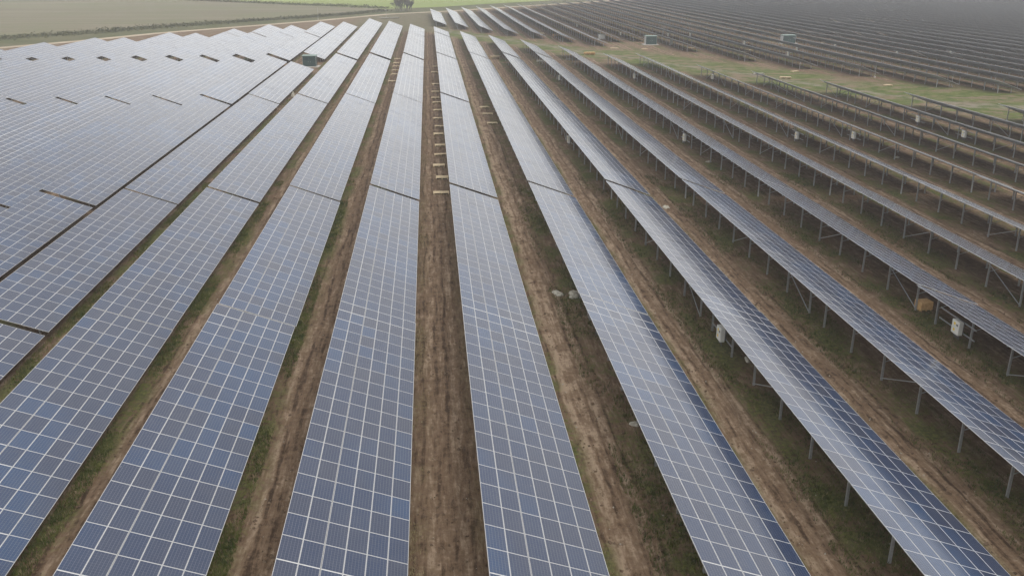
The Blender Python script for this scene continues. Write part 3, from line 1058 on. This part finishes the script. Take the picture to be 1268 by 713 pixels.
def grass_mesh(name, mat, count, seed, bands, ylim, h):
    rn = np.random.default_rng(seed)
    vs = []
    rows = rn.choice(len(bands), count)
    for q in range(count):
        i, lo, hi = bands[rows[q]]
        x = row_x(i) + rn.uniform(lo, hi)
        y = ylim[0] + (ylim[1] - ylim[0]) * rn.random() ** 1.5
        if math.sin(x * 1.3 + y * .45) + math.sin(y * .21 - x * .6) + rn.normal(0, .5) < -.1:
            continue
        for _ in range(3):
            a = rn.uniform(0, 6.28)
            hh = h * rn.uniform(.5, 1.2)
            w = .022
            bx, by = x + rn.normal(0, .06), y + rn.normal(0, .06)
            lx, ly = math.cos(a) * hh * .5, math.sin(a) * hh * .5
            vs += [(bx - math.sin(a) * w, by + math.cos(a) * w, -.02), (bx + math.sin(a) * w, by - math.cos(a) * w, -.02), (bx + lx, by + ly, hh)]
    v = np.array(vs, dtype=np.float32)
    nf = len(v) // 3
    me = bpy.data.meshes.new(name)
    me.vertices.add(len(v)); me.vertices.foreach_set("co", v.ravel())
    me.loops.add(len(v)); me.loops.foreach_set("vertex_index", np.arange(len(v), dtype=np.int32))
    me.polygons.add(nf); me.polygons.foreach_set("loop_start", np.arange(0, len(v), 3, dtype=np.int32))
    me.update(calc_edges=True)
    me.materials.append(M[mat])
    return tag(put(me, name), None, None, None, "stuff")
def clods(name, mat, count, seed, smin, smax, label):
    rn = np.random.default_rng(seed)
    b = MB()
    for _ in range(count):
        i = int(rn.integers(-4, 6))
        x = row_x(i) + (rn.normal(7.2, .9) if rn.random() < .8 else rn.uniform(-1, 2))
        y = 32 + 85 * rn.random() ** 1.6
        s = smin + (smax - smin) * rn.random() ** 3
        a = rn.uniform(0, 6.28)
        p = [(x + s * math.cos(a + k * 1.571) * rn.uniform(.7, 1.2), y + s * math.sin(a + k * 1.571) * rn.uniform(.7, 1.2), -.02) for k in range(4)]
        t = (x + rn.normal(0, s * .3), y + rn.normal(0, s * .3), s * rn.uniform(.5, 1.0))
        for k in range(4):
            b.face([p[k], p[(k + 1) % 4], t])
    return tag(b.build(name, M[mat]), label, "clods", None, "stuff")
M["clod"] = plain("broken_soil", (.07, .046, .030), (.19, .138, .095), .8, .95, .1)
M["stone"] = plain("pale_stones", (.26, .23, .19), (.38, .35, .30), .8, .9, .1)
clods("clods", "clod", 9000, 11, .03, .16, "brown broken clods strewn along the muddy aisles")
clods("gravel", "stone", 900, 12, .02, .09, "pale stones scattered in the muddy aisles")
bands = [(i, -1.2, 2.6) for i in (2, 3, 4, 5, 6)] + [(i, 5.3, 6.3) for i in (-3, -2, -1)]
tag(grass_mesh("grass", "grass", 60000, 3, bands, (30, 118), .20), "short dull green grass along the posts and low edges", "grass")
tag(grass_mesh("dry_grass", "straw", 9000, 4, bands + [(0, 5.6, 6.2), (1, 5.5, 6.1)], (30, 118), .14), "dry straw coloured grass among the green along the posts", "grass")

# ------------------------------------------------------------------ haze
HAZE_DENSITY = .00040
b = MB()
b.box(0, 600, 15, 4100, 4100, 32.4)
nt = NT("thin_grey_haze")
pv = nt.t.nodes.new("ShaderNodeVolumePrincipled")
pv.inputs["Color"].default_value = (.88, .92, .98, 1)
pv.inputs["Density"].default_value = HAZE_DENSITY
pv.inputs["Anisotropy"].default_value = .2
nt.t.links.new(pv.outputs[0], nt.out.inputs["Volume"])
tag(b.build("haze", nt.mat), "pale grey haze over the whole farm", "haze", None, "stuff")

# ------------------------------------------------------------------ light
SUN_EL, SUN_AZ = R(42), R(150)      # azimuth clockwise from +Y; low contrast overcast
w = bpy.data.worlds.new("World")
scene.world = w
w.use_nodes = True
wt = w.node_tree
wt.nodes.clear()
wo = wt.nodes.new("ShaderNodeOutputWorld")
bg = wt.nodes.new("ShaderNodeBackground")
sky = wt.nodes.new("ShaderNodeTexSky")
sky.sky_type = 'NISHITA'
sky.sun_disc = False
sky.sun_elevation = SUN_EL
sky.sun_rotation = SUN_AZ
sky.air_density = 1.0
sky.dust_density = 3.0
sky.ozone_density = 1.0
hs = wt.nodes.new("ShaderNodeHueSaturation")
hs.inputs["Saturation"].default_value = .30
tc = wt.nodes.new("ShaderNodeTexCoord")
mp = wt.nodes.new("ShaderNodeMapping")
mp.inputs["Scale"].default_value = (1, 1, 3)
nz = wt.nodes.new("ShaderNodeTexNoise")
nz.inputs["Scale"].default_value = 1.7
nz.inputs["Detail"].default_value = 6
nz.inputs["Roughness"].default_value = .55
mr = wt.nodes.new("ShaderNodeMapRange")
mr.inputs["From Min"].default_value = .3
mr.inputs["From Max"].default_value = .7
mr.inputs["To Min"].default_value = .68
mr.inputs["To Max"].default_value = 1.25
mx = wt.nodes.new("ShaderNodeMix")
mx.data_type = 'RGBA'
mx.inputs[0].default_value = .72
mx.inputs[7].default_value = (9.15, 9.0, 8.75, 1)      # the cloud sheet over the clear sky
vm = wt.nodes.new("ShaderNodeVectorMath")
vm.operation = 'SCALE'
L = wt.links.new
L(tc.outputs["Generated"], mp.inputs[0]); L(mp.outputs[0], nz.inputs["Vector"]); L(nz.outputs["Fac"], mr.inputs["Value"])
L(sky.outputs[0], hs.inputs["Color"]); L(hs.outputs[0], mx.inputs[6])
L(mx.outputs[2], vm.inputs[0]); L(mr.outputs["Result"], vm.inputs["Scale"])
L(vm.outputs[0], bg.inputs["Color"])
bg.inputs["Strength"].default_value = .135
L(bg.outputs[0], wo.inputs["Surface"])

sun = bpy.data.lights.new("sun", 'SUN')
sun.energy = 1.3
sun.angle = R(25)
sun.color = (1, .96, .90)
so = bpy.data.objects.new("sun", sun)
d = Vector((math.sin(SUN_AZ) * math.cos(SUN_EL), math.cos(SUN_AZ) * math.cos(SUN_EL), math.sin(SUN_EL)))
so.rotation_euler = (-d).to_track_quat('-Z', 'Y').to_euler()
so.location = (0, 0, 60)
COL.objects.link(so)

# ------------------------------------------------------------------ camera and render settings
cam = bpy.data.cameras.new("camera")
co = bpy.data.objects.new("camera", cam)
cam.sensor_fit = 'HORIZONTAL'
cam.sensor_width = 36
cam.lens = F_PX / 1268 * 36
cam.clip_start = .5
cam.clip_end = 8000
mtx = Matrix((( rgt.x, -dwn.x, -fwd.x, cam_loc.x), (rgt.y, -dwn.y, -fwd.y, cam_loc.y), (rgt.z, -dwn.z, -fwd.z, cam_loc.z), (0, 0, 0, 1)))
co.matrix_world = mtx
COL.objects.link(co)
scene.camera = co

scene.view_settings.view_transform = 'Standard'
scene.view_settings.look = 'None'
scene.view_settings.exposure = 0.18
scene.view_settings.gamma = 1.0
scene.cycles.max_bounces = 6
scene.cycles.diffuse_bounces = 3
scene.cycles.glossy_bounces = 3
scene.cycles.volume_bounces = 1
scene.cycles.transparent_max_bounces = 4
scene.cycles.use_denoising = True
